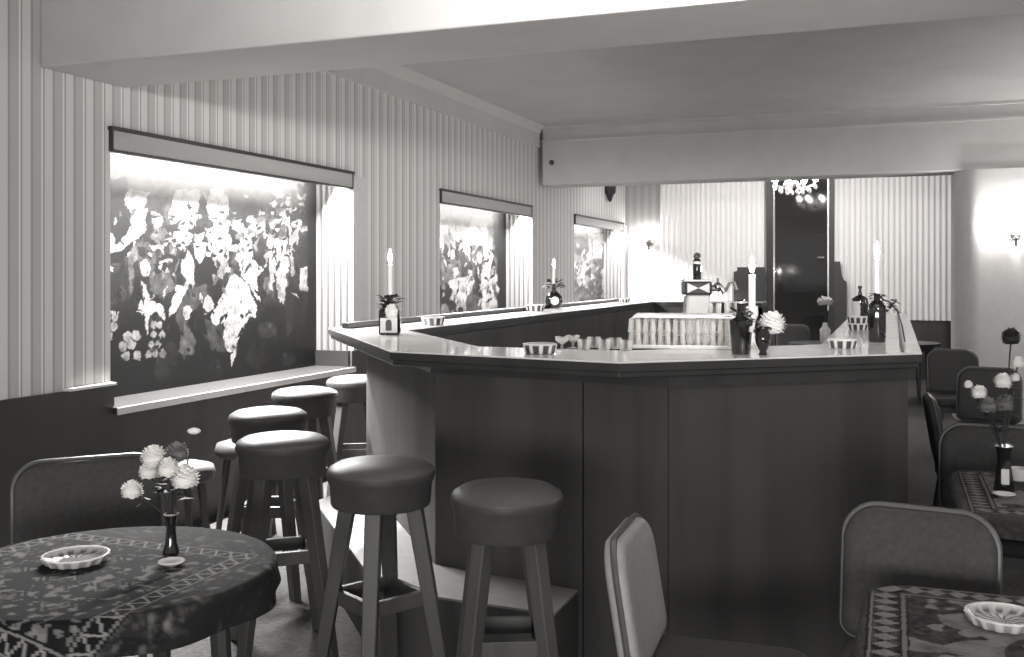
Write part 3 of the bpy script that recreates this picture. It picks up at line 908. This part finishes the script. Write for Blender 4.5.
p = on_bar(535, 311); ashtray('ribbed ashtray on the left leg of the bar beside the round candle bottle', p, .08, .05)
p = on_bar(612, 299.8); ashtray('tiny ashtray at the far end of the left leg of the bar', (-2.7, p.y, BZ) if p.y < 11 else (-2.68, 10.4, BZ), .06, .04)
p = on_bar(540, 353.5); ashtray('large ribbed ashtray on the front edge of the bar left of the glasses', p, .066, .036)
p = on_bar(842, 348); ashtray('striped ashtray on the right bar corner in front of the bottles', p, .06, .034)
p = on_bar(858, 330); ashtray('lower ashtray of the pair stacked behind on the right leg of the bar', p, .055, .034)
ashtray('upper ashtray of the pair stacked on the right leg of the bar', (p.x, p.y, BZ + .037), .055, .034)
p = at_z(76, 562, TZ + .006); ashtray('big cut glass ashtray on the zigzag rug', p, .088, .02, group='ashtrays on the tables', flutes=14)
p = at_z(1003, 624, TZ + .006); ashtray('bright rimmed ashtray on the mottled rug in the lower right', p, .08, .022, group='ashtrays on the tables', flutes=14)
def dish(label, loc, r):
    o = MB().lathe([(r * .5, 0), (r, .012), (r * .96, .014), (r * .5, .005), (0, .005)], 28).link('dish', M['china'])
    o.location = loc
    return tag(o, label, 'dish', 'small white dishes')
p = at_z(171.5, 565.5, TZ + .006); dish('small white dish at the foot of the left flower vase', p, .036)
p = at_z(1004, 497, TZ + .006); dish('small white dish at the foot of the tall vase on the right', p, .038)
p = at_z(925, 346, TZ); dish('pale dish on the back table beside the pillar', (.12, 12.45, TZ), .11)

# ------------------------------------------------------------------ flowers
def blossom(r, mat_, parent, seed, loc, n=110, squash=.8, name='blossom'):
    rr = random.Random(seed)
    m = MB()
    m.ball((0, 0, 0), r * .84, (1, 1, squash), 10, 7)
    for i in range(n):
        zc = 1 - 1.75 * (i + .5) / n
        a = i * 2.39996
        s = math.sqrt(max(0, 1 - zc * zc))
        d = Vector((s * math.cos(a), s * math.sin(a), zc * squash)).normalized()
        tdir = d.cross(Vector((0, 0, 1)))
        if tdir.length < .05: tdir = Vector((1, 0, 0))
        tdir.normalize()
        q = d * r * .6; e = d * r * rr.uniform(.95, 1.1) + Vector((0, 0, r * .05))
        wd = r * .26
        mid = (q + e) / 2 + d * r * .03
        k = len(m.v)
        m.v += [q - tdir * wd * .5, q + tdir * wd * .5, mid + tdir * wd, e + tdir * wd * .4, e - tdir * wd * .4, mid - tdir * wd]
        m.f.append((k, k + 1, k + 2, k + 3, k + 4, k + 5))
    m.v = [v + Vector(loc) for v in m.v]
    return m.link(name, mat_, parent)

def leaf_mesh(m, p, d, ln, wd):
    d = Vector(d).normalized(); s = d.cross(Vector((0, 0, 1)))
    if s.length < .05: s = Vector((1, 0, 0))
    s.normalize()
    p = Vector(p); k = len(m.v)
    up = Vector((0, 0, 1)) * wd * .25
    m.v += [p, p + d * ln * .4 + s * wd, p + d * ln - Vector((0, 0, 1)) * ln * .15, p + d * ln * .4 - s * wd, p + d * ln * .45 + up]
    m.f += [(k, k + 1, k + 4), (k + 1, k + 2, k + 4), (k + 2, k + 3, k + 4), (k + 3, k, k + 4)]

def flower(label, base, tip, r, mat_, seed, group, leaves=3, squash=.8):
    t = thing('flower', label, 'flower', base, 0, group)
    b, e = Vector(base), Vector(tip)
    mid = b + (e - b) * .55 + Vector((0, 0, .25 * (e - b).length * .3))
    pts = [(b * (1 - s) ** 2 + mid * 2 * s * (1 - s) + e * s * s) - b for s in (0, .2, .4, .6, .8, 1)]
    MB().tube(pts, .0028, 6).link('stem', M['stem'], t)
    rr = random.Random(seed)
    if leaves:
        m = MB()
        for i in range(leaves):
            a = rr.uniform(0, 6.28)
            q = pts[2].lerp(pts[4], rr.random())
            leaf_mesh(m, q, (math.cos(a), math.sin(a), rr.uniform(-.2, .6)), rr.uniform(.03, .06), .012)
        m.link('leaves', M['leaf'], t)
    blossom(r, mat_, t, seed, e - b, squash=squash)
    return t

# left table vase
vb = at_z(171, 553, TZ + .006); D0 = 2.9
va = thing('vase', 'slim dark glass vase on the zigzag rug of the left table', 'vase', vb, 0, 'flower vases')
MB().lathe([(.021, 0), (.023, .004), (.016, .03), (.013, .07), (.016, .1), (.02, .112), (.017, .112), (.011, .075), (.009, .02), (0, .012)], 20).link('body', M['darkglass'], va)
MB().lathe([(.0195, .109), (.0215, .112), (.018, .114), (.0165, .111)], 20, caps=False).link('rim', M['silver'], va)
top = Vector(vb) + Vector((0, 0, .09))
for lab, px, py, r, mt, dd in (
    ('white bloom at the upper left of the left bouquet', 154, 458, 0.037, 'petal', 0),
    ('grey bloom at the top of the left bouquet', 177, 454, 0.035, 'petalgrey', .03),
    ('white bloom low in the middle of the left bouquet', 168, 469, 0.033, 'petal', -.04),
    ('white bloom at the right of the left bouquet', 185, 479, 0.040, 'petal', -.03),
    ('small white bloom behind at the left of the left bouquet', 149, 472, 0.029, 'petal', .02),
    ('drooping white bloom at the far left of the left bouquet', 132, 491, 0.031, 'petal', -.02)):
    e = at_d(px, py, D0 + dd)
    flower(lab, top, e, r, M[mt], int(px * 7), 'flowers in the left vase')
e = at_d(194, 431, D0)
bud = thing('flower', 'small white bud on a tall thin stem above the left bouquet', 'flower', top, 0, 'flowers in the left vase')
q = e - top
MB().tube([(0, 0, 0), q * .5 + Vector((.01, 0, .01)), q], .002, 6).link('stem', M['stem'], bud)
MB().ball(q, .016, (1.3, 1, .6)).link('blossom', M['petal'], bud)

# right vase
vb = at_z(1004, 491, TZ + .006); D1 = 3.6
va = thing('vase', 'tall dark vase on the right hand table with a painted white glint', 'vase', vb, 0, 'flower vases')
MB().lathe([(.034, 0), (.036, .006), (.03, .05), (.022, .11), (.026, .15), (.03, .165), (.026, .165), (.018, .11), (.02, .03), (0, .02)], 20).link('body', M['darkglass'], va)
MB().box(-.012, .014, -.034, -.028, .03, .085).link('label', M['label'], va, smooth=0)  # white slip on the glass, a painted glint
top = Vector(vb) + Vector((0, 0, .13))
for lab, px, py, r, mt, dd in (
    ('small white bloom at the far left of the right bouquet', 968.5, 385, .016, 'petal', 0),
    ('white bloom with a grey eye in the right bouquet', 979, 393, .028, 'petal', -.03),
    ('long white bloom at the top middle of the right bouquet', 1003, 382, .032, 'petal', 0),
    ('small white bloom at the top right of the right bouquet', 1015, 378, .018, 'petal', .04),
    ('grey bloom low in the right bouquet', 988, 406, .033, 'petalgrey', -.03),
    ('grey bloom low at the right of the right bouquet', 1005, 404, .035, 'petalgrey', .02),
    ('white bloom standing up tall in the right bouquet', 1018, 363, .024, 'petal', .05),
    ('dark flower head at the top of the right bouquet', 1011, 338, .036, 'leaf', .05)):
    e = at_d(px, py, D1 + dd)
    flower(lab, top, e, r, M[mt], int(px * 3), 'flowers in the right vase', leaves=5)
p = at_z(1019, 481, TZ + .006)
cup = thing('cup', 'white cup beside the tall vase on the right', 'cup', p)
MB().lathe([(.022, 0), (.03, .005), (.036, .03), (.038, .05), (.035, .05), (.028, .012), (0, .008)], 24).link('body', M['china'], cup)
MB().tube([(.036, 0, .042), (.056, 0, .04), (.056, 0, .018), (.033, 0, .014)], .004, 8).link('handle', M['china'], cup)

# ------------------------------------------------------------------ candle bottles
def candle(label, loc, h, r=.012):
    t = thing('candle', label, 'candle', loc, 0, 'lit candles')
    wx = MB().lathe([(r, 0), (r, h - .004), (r * .7, h), (0, h - .003)], 16).link('wax', M['wax'], t)
    MB().tube([(0, 0, h - .004), (.001, 0, h + .012)], .0015, 6).link('wick', M['wick'], wx)
    MB().lathe([(.001, h + .007), (.009, h + .016), (.0115, h + .03), (.007, h + .05), (0, h + .075)], 12).link('flame', M['flame'], t)
    return t
def sprig(parent, z, r, n, seed, name='leaf_sprig', h=.05):
    rr = random.Random(seed); m = MB()
    for i in range(n):
        a = rr.uniform(0, 6.28)
        leaf_mesh(m, (r * .5 * math.cos(a), r * .5 * math.sin(a), z + rr.uniform(-h * .5, h * .5)), (math.cos(a), math.sin(a), rr.uniform(-.3, .9)), rr.uniform(r * .6, r * 1.15), r * .3)
    return m.link(name, M['leaf'], parent)

p = on_bar(390, 334.5)
h = .2
bt = thing('candle_bottle', 'square dark bottle with a white label and flower holding the candle nearest the left wall', 'bottle', p, YAW, 'candle bottles on the bar')
poly = rounded_rect(.105, -.0475, .0475, .015, .015, 4)
bb = MB().prism(poly, 0, .125).link('body', M['darkglass'], bt, bevel=.006)
MB().lathe([(.045, .122), (.04, .14), (.018, .158), (.015, .19), (.018, .192), (.018, h), (.012, h)], 20).link('neck', M['darkglass'], bt)
lb_ = MB().box(-.042, .042, -.052, -.0478, .012, .085).link('label', M['label'], bb, smooth=0)
MB().prism([(x * .5, z * .9) for x, z in rounded_rect(.06, .025, .085, .02, .005, 4)], 0, .003).xf(Matrix.Translation((0, -.0525, 0)) @ Matrix.Rotation(R(90), 4, 'X')).link('label_print', M['trimdark'], bt, smooth=0)
sprig(bt, .16, .055, 34, 3)
blossom(.038, M['petal'], bt, 5, (.014, -.055, .115), 90, 1, 'paper_flower')
candle('lit candle in the square labelled bottle near the left wall', (p.x, p.y, BZ + h), .155, .0125)

p = on_bar(554, 308.5)
bt = thing('candle_bottle', 'round flat dark bottle holding a candle on the left leg of the bar', 'bottle', p, YAW, 'candle bottles on the bar')
MB().lathe([(.04, 0), (.062, .012), (.077, .06), (.07, .11), (.04, .14), (.019, .155), (.016, .2), (.019, .203), (.012, .205)], 24).link('body', M['darkglass'], bt)
MB().lathe([(.012, -.004), (.034, -.003), (.036, .004), (.02, .007), (0, .007)], 20).xf(Matrix.Translation((.005, -.073, .07)) @ Matrix.Rotation(R(90), 4, 'X')).link('label', M['label'], bt)
sprig(bt, .21, .075, 30, 8, h=.09)
candle('lit candle in the round flat bottle on the left leg of the bar', (p.x, p.y, BZ + .203), .16)

p = Vector((-1.98, 11.05, BZ))
bt = thing('candle_bottle', 'squat dark bottle holding a candle on the far end of the bar', 'bottle', p, YAW, 'candle bottles on the bar')
MB().lathe([(.07, 0), (.095, .02), (.1, .07), (.06, .11), (.022, .13), (.018, .165), (.012, .167)], 24).link('body', M['darkglass'], bt)
sprig(bt, .16, .06, 18, 18, h=.05)
candle('lit candle in the squat bottle on the far end of the bar', (p.x, p.y, BZ + .165), .16)

# front right group
p = on_bar(741, 354)
bt = thing('candle_bottle', 'dark fluted bottle on the front edge of the bar right of the glass stack', 'bottle', p, 0, 'candle bottles on the bar')
MB().lathe([(.032, 0), (.034, .004), (.042, .115), (.043, .128), (.034, .13), (.02, .14), (.016, .16), (.0155, .2), (.019, .202), (.012, .206)], 48, flute=12, amp=.035).link('body', M['darkglass'], bt)
MB().lathe([(.02, .192), (.021, .193), (.021, .199), (.02, .2)], 20, caps=False).link('neck_band', M['silver'], bt)
sprig(bt, .14, .045, 22, 31, h=.05)
p2 = on_bar(752, 347)
hd = thing('candle_holder', 'white china candle holder behind the dark fluted bottle', 'candle holder', p2, 0)
MB().lathe([(.035, 0), (.036, .006), (.014, .02), (.011, .09), (.018, .115), (.026, .135), (.024, .17), (.016, .17), (.013, .14), (0, .135)], 24).link('body', M['china'], hd)
candle('tall lit candle in the white holder behind the dark fluted bottle', (p2.x, p2.y, BZ + .137), .165, .0145)
p3 = on_bar(763, 355)
vs_ = thing('vase', 'small dark vase with one white bloom on the front edge of the bar', 'vase', p3, 0, 'flower vases')
MB().lathe([(.014, 0), (.016, .004), (.012, .012), (.027, .045), (.03, .07), (.018, .1), (.02, .108), (.016, .108), (.012, .09), (0, .04)], 20).link('body', M['darkglass'], vs_)
e = at_d(772, 325, p3.y * CT - p3.x * ST + .03)
flower('large white bloom in the small vase on the bar', p3 + Vector((0, 0, .09)), e, .052, M['petal'], 77, 'flowers on the bar', leaves=8)
e = at_d(752, 330, p3.y * CT - p3.x * ST)
flower('small white bloom drooping beside the large one on the bar', p3 + Vector((0, 0, .09)), e, .014, M['petal'], 79, 'flowers on the bar', leaves=6)

# right leg bottles
p = on_bar(860, 319)
bt = thing('liqueur_bottle', 'dark stoppered bottle with a pale side label behind the stacked ashtrays', 'bottle', p, YAW, 'bottles on the right leg of the bar')
MB().lathe([(.05, 0), (.053, .006), (.056, .11), (.05, .14), (.025, .155), (.014, .16), (.013, .178), (.01, .18)], 24).link('body', M['darkglass'], bt)
MB().lathe([(.009, .178), (.009, .205), (.014, .207), (.014, .222), (0, .224)], 14).link('stopper', M['cork'], bt)
vs, fs = [], []
for i in range(9):
    a = R(175 + 75 * i / 8)
    vs += [(.0575 * math.cos(a), .0575 * math.sin(a), .02), (.0585 * math.cos(a), .0585 * math.sin(a), .12)]
for i in range(8): fs.append((2 * i, 2 * i + 2, 2 * i + 3, 2 * i + 1))
MB().add(vs, fs).link('label', M['label'], bt)
p = on_bar(877, 342)
bt = thing('candle_bottle', 'tall dark cut glass bottle holding a candle on the right leg of the bar', 'bottle', p, 0, 'candle bottles on the bar')
MB().lathe([(.033, 0), (.037, .006), (.038, .14), (.036, .165), (.022, .18), (.014, .187), (.013, .21), (.016, .213), (.011, .216)], 40, flute=10, amp=.02).link('body', M['darkglass'], bt)
sp_ = sprig(bt, .205, .034, 12, 41, h=.03)
m = MB()
rr = random.Random(4)
for i in range(26):
    a = rr.uniform(0, 6.28)
    leaf_mesh(m, (.055 + rr.uniform(-.02, .03), .0 + rr.uniform(-.02, .02), .17 + rr.uniform(-.03, .02)), (math.cos(a), math.sin(a), rr.uniform(-.5, .5)), .03, .01)
m.tube([(.02, 0, .19), (.05, 0, .18), (.085, 0, .14), (.105, .0, .07), (.115, 0, .004)], .0035, 6)
m.link('trailing_garland', M['leaf'], bt)
candle('lit candle in the cut glass bottle on the right leg of the bar', (p.x, p.y, BZ + .213), .16)

# ------------------------------------------------------------------ glasses
def tumbler_mesh(m, r=.03, h=.07, inv=False):
    pr = [(r * .8, 0), (r * .84, .003), (r, h), (r * .93, h), (r * .76, .01), (0, .008)]
    if inv: pr = [(rr_, h - z) for rr_, z in reversed(pr)]
    return m.lathe(pr, 16)
gl_src = {}
def glass_at(name, label, loc, group, kind):
    if kind not in gl_src:
        if kind == 'tumbler':
            o = tumbler_mesh(MB()).link(name, M['glass'])
        elif kind == 'upturned':
            o = tumbler_mesh(MB(), .028, .056, True).link(name, M['glass'])
        else:
            o = MB().lathe([(.026, 0), (.026, .002), (.006, .006), (.004, .04), (.012, .05), (.028, .072), (.03, .105), (.028, .105), (.024, .074), (.008, .055), (0, .053)], 16).link(name, M['glass'])
        gl_src[kind] = o
    else:
        o = gl_src[kind].copy(); C.objects.link(o)
    o.location = loc
    return tag(o, label, 'glass', group)
# stack of upturned glasses in two layers on a white tray, a white cloth folded on top
a1 = at_d(636, 340, 4.12); dirv = Vector((CT, ST, 0)); dirv = Vector((.985, .17, 0)).normalized() ; perp = Vector((-dirv.y, dirv.x, 0))
tc_ = at_z(682, 349, BZ) + perp * .075
tray = thing('tray', 'white tray under the stack of upturned glasses', 'tray', tc_, math.atan2(dirv.y, dirv.x))
MB().box(-.215, .215, -.085, .085, 0, .008).link('base', M['china'], tray, smooth=0, bevel=.003)
MB().box(-.215, .215, -.085, -.079, .008, .016).box(-.215, .215, .079, .085, .008, .016).box(-.215, -.209, -.079, .079, .008, .016).box(.209, .215, -.079, .079, .008, .016).link('rim', M['china'], tray, smooth=0)
for lay in range(2):
    for i in range(7):
        for j in range(3):
            q = tc_ + dirv * (-.192 + .06 * i + (.026 if j == 1 else 0)) + perp * (-.052 + .053 * j) + Vector((0, 0, .008 + .0565 * lay))
            glass_at('tumbler', 'upturned glass in the %s layer of the stack on the white tray' % ('lower' if lay == 0 else 'upper'), q, 'upturned glasses in the %s layer of the stack' % ('lower' if lay == 0 else 'upper'), 'upturned')
m = MB()
vs, fs = [], []
NX, NY = 60, 20
for j in range(NY + 1):
    for i in range(NX + 1):
        x = -.2 + .415 * i / NX; y = -.085 + .17 * j / NY
        ex = min(i, NX - i) / NX * .415; ey = min(j, NY - j) / NY * .17
        z = .012 * min(1, min(ex, ey) / .012) + .002 * nz(x, y, 30)
        vs.append((x, y, z))
for j in range(NY):
    for i in range(NX):
        q = j * (NX + 1) + i; fs.append((q, q + 1, q + NX + 2, q + NX + 1))
nb = len(vs)
o = MB().add(vs, fs).link('folded_cloth', M['china'], None)
o.modifiers.new('thickness', 'SOLIDIFY').thickness = .006
o.location = tc_ + Vector((0, 0, .008 + .113 + .007)); o.rotation_euler = (0, 0, math.atan2(dirv.y, dirv.x))
tag(o, 'white folded cloth laid over the stack of upturned glasses', 'cloth')

gpos = [(562, 349.5, 'stem', 'stem glass at the left end of the front row of glasses'), (573, 348, 'stem', 'second stem glass from the left in the front row'),
        (584, 350, 'tumbler', 'third glass from the left in the front row'), (594, 347.5, 'tumbler', 'fourth glass from the left in the front row'),
        (604, 350, 'tumbler', 'fifth glass from the left in the front row'), (615, 348.5, 'tumbler', 'sixth glass from the left in the front row'), (626, 351, 'tumbler', 'glass at the right end of the front row, before the stack')]
for px, py, kd, lab in gpos:
    q = on_bar(px, py)
    o = glass_at('stem_glass' if kd == 'stem' else 'tumbler', lab, q, 'glasses in the row on the front of the bar', 'up' + kd if kd == 'tumbler' and False else kd)
    o.scale = (.95, .95, .62 if kd == 'tumbler' else .5)
q = tc_ + dirv * .205 + perp * .16; q.z = BZ
o = glass_at('stem_glass', 'tall stem glass standing behind the right end of the glass stack', q, 'glasses behind the stack', 'stem'); o.scale = (1.2, 1.2, 1.75)
q = tc_ + dirv * .13 + perp * .17; q.z = BZ
o = glass_at('stem_glass', 'tall stem glass between the tap spout and the glass stack', q, 'glasses behind the stack', 'stem'); o.scale = (1.0, 1.0, 1.7)

# back table vase with a candle-white body
va = thing('vase', 'white vase with a white flower on the table below the mirrored door', 'vase', (-.73, 12.05, TZ), 0, 'flower vases')
MB().lathe([(.045, 0), (.06, .03), (.06, .16), (.03, .2), (.025, .24), (0, .24)], 20).link('body', M['china'], va)
flower('white spreading flower above the white vase at the back', (-.73, 12.05, TZ + .24), (-.73, 12.05, 1.15), .09, M['petal'], 99, 'flowers at the back', squash=.35)

# ------------------------------------------------------------------ lamps
def sconce(label, loc, out, bulb):
    """two-armed wall lamp: backplate, arms, candle sleeves and bulbs; out = direction from the wall"""
    t = thing('wall_lamp', label, 'wall lamp', loc, 0, 'wall lamps')
    ox, oy = out; sx, sy = -oy, ox
    MB().lathe([(.03, 0), (.05, .006), (.03, .02), (0, .026)], 18).xf(Vector((0, 0, 1)).rotation_difference(Vector((ox, oy, 0))).to_matrix().to_4x4()).link('backplate', M['iron'], t)
    for s in (-1, 1):
        pts = [(ox * .02, oy * .02, 0), (ox * .08 + sx * s * .04, oy * .08 + sy * s * .04, -.05), (ox * .12 + sx * s * .1, oy * .12 + sy * s * .1, -.02), (ox * .12 + sx * s * .11, oy * .12 + sy * s * .11, .03)]
        MB().tube(pts, .007, 8).link('arm', M['iron'], t)
        c = Vector(pts[-1])
        MB().lathe([(.012, 0), (.022, .006), (.013, .012), (.011, .06), (0, .06)], 14, c).link('sleeve', M['wax'], t)
        MB().lathe([(.008, .06), (.02, .085), (.021, .105), (.009, .14), (0, .15)], 14, c).link('bulb', bulb, t)
    MB().lathe([(.004, -.11), (.016, -.09), (.01, -.06), (.02, -.03), (0, -.01)], 12).xf(Matrix.Translation((ox * .05, oy * .05, 0))).link('drop', M['iron'], t)
    return t
sconce('two armed wall lamp on the pale pillar', (1.13, 11.0, 1.86), (0, -1), M['bulb'])
sconce('wall lamp on the narrow far wall beside the corner niche', (-3.52, BY, 1.96), (0, -1), M['bulbdim'])

ch = thing('chandelier', 'bright crystal chandelier hanging at the back in front of the mirrored door', 'chandelier', (-1.18, 13.3, CZ))
MB().tube([(0, 0, 0), (0, 0, -.55)], .012).ball((0, 0, -.56), .05).lathe([(.07, -.03), (.05, 0)], 16).link('stem', M['brass'], ch)
for k in range(8):
    a = R(22.5 + 45 * k); c, s = math.cos(a), math.sin(a)
    MB().tube([(0, 0, -.54), (.12 * c, .12 * s, -.62), (.25 * c, .25 * s, -.58), (.27 * c, .27 * s, -.53)], .009).link('arm', M['brass'], ch)
    MB().lathe([(.02, 0), (.034, .03), (.03, .06), (0, .08)], 12, (.27 * c, .27 * s, -.53)).link('bulb', M['bulb2'], ch)
    cr = MB()
    for (r, z, q) in ((.27, -.60, .022), (.19, -.645, .024), (.1, -.67, .022)):
        cr.ball((r * c, r * s, z), q, (1, 1, 1.5), 8, 6)
    cr.link('crystal_drops', M['crystal'], ch)

p = at_d(606, 192, 14.0)
wb = thing('wall_ornament', 'small dark turned ornament hanging on the left wall above the corner niche', 'ornament', (WX + .06, at_x(606, WX), 2.52))
MB().lathe([(0, 0), (.03, .03), (.05, .1), (.085, .14), (.095, .3), (.1, .44), (.07, .46), (0, .47)], 16).link('body', M['iron'], wb)
MB().box(-.06, -.0, -.02, .02, .2, .26).link('bracket', M['iron'], wb, smooth=0)
m = MB().lathe([(.03, 0), (.03, .012), (.015, .018), (0, .018)], 14)
o = m.link('ceiling_socket', M['iron']); o.rotation_euler = (R(90), 0, 0)
q = project((-3.5, 11.06, 2.7)); o.location = at_d(553, 163, 11.7); o.location.y = 11.06
tag(o, 'small dark round socket on the face of the far beam', 'socket')

# ================================================================== LIGHT
def area(name, loc, rot, sx, sy, power):
    l = bpy.data.lights.new(name, 'AREA'); l.shape = 'RECTANGLE'; l.size = sx; l.size_y = sy; l.energy = power; l.color = (1, .988, .975)
    o = bpy.data.objects.new(name, l); C.objects.link(o); o.location = loc; o.rotation_euler = rot
    return o
def point(name, loc, power, r=.06):
    l = bpy.data.lights.new(name, 'POINT'); l.energy = power; l.shadow_soft_size = r; l.color = (1, .988, .975)
    o = bpy.data.objects.new(name, l); C.objects.link(o); o.location = loc
    return o
for k, (a, b) in enumerate(niches):     # strip lamp behind each fascia
    area('niche_strip_lamp', (WX - .085, (a + b) / 2, NZ1 - .056), (0, R((-50, -44, -44)[k]), 0), .05, b - a - .1, (800, 520, 420)[k])
sl = bpy.data.lights.new('near_beam_fill', 'SPOT'); sl.energy = 780; sl.spot_size = R(96); sl.spot_blend = 1.0; sl.shadow_soft_size = .12; sl.color = (1, .988, .975)  # unseen spot added to brighten the face of the near beam
so_ = bpy.data.objects.new('near_beam_fill', sl); C.objects.link(so_); so_.location = (.3, 1.7, 2.42)
so_.rotation_euler = (Vector((-.5, 3.75, 2.95)) - Vector(so_.location)).to_track_quat('-Z', 'Y').to_euler()
area('front_uplighter', (.6, 1.2, 2.0), (R(180), 0, 0), .35, .35, 22)
fl = area('front_low_fill', (.2, -1.6, .95), (0, 0, 0), 2.6, .7, 125)  # unseen fill added behind the camera to lift the dark fronts
fl.rotation_euler = (Vector((-.5, 3.5, .8)) - Vector(fl.location)).to_track_quat('-Z', 'Y').to_euler()
area('back_ceiling_lamp', (-1.3, 13.2, CZ - .02), (R(20), 0, 0), 3.4, .4, 130)
point('right_wall_lamp', (2.5, 3.6, 1.9), 14, .1)
point('far_right_fill', (3.2, 6.6, 1.9), 26, .1)  # added fill without a fixture, brightens the left wall
point('pillar_side_boost', (2.3, 10.6, 2.0), 62, .1)  # added light out of view, widens the glow of the pillar lamp
area('middle_up_fill', (2.4, 8.5, 2.2), (R(180), 0, 0), .3, .3, 25)  # added upward fill without a fixture, for bounce off the ceiling

wd = bpy.data.worlds.new('world'); SC.world = wd
wd.use_nodes = True
wd.node_tree.nodes['Background'].inputs['Color'].default_value = (1, .98, .965, 1)
wd.node_tree.nodes['Background'].inputs['Strength'].default_value = .4

SC.view_settings.view_transform = 'Standard'
SC.view_settings.look = 'None'
SC.view_settings.gamma = 1
SC.view_settings.exposure = 0
SC.view_settings.use_curve_mapping = False
SC.cycles.use_denoising = True
SC.cycles.max_bounces = 8
SC.cycles.transparent_max_bounces = 24
SC.cycles.sample_clamp_indirect = 6
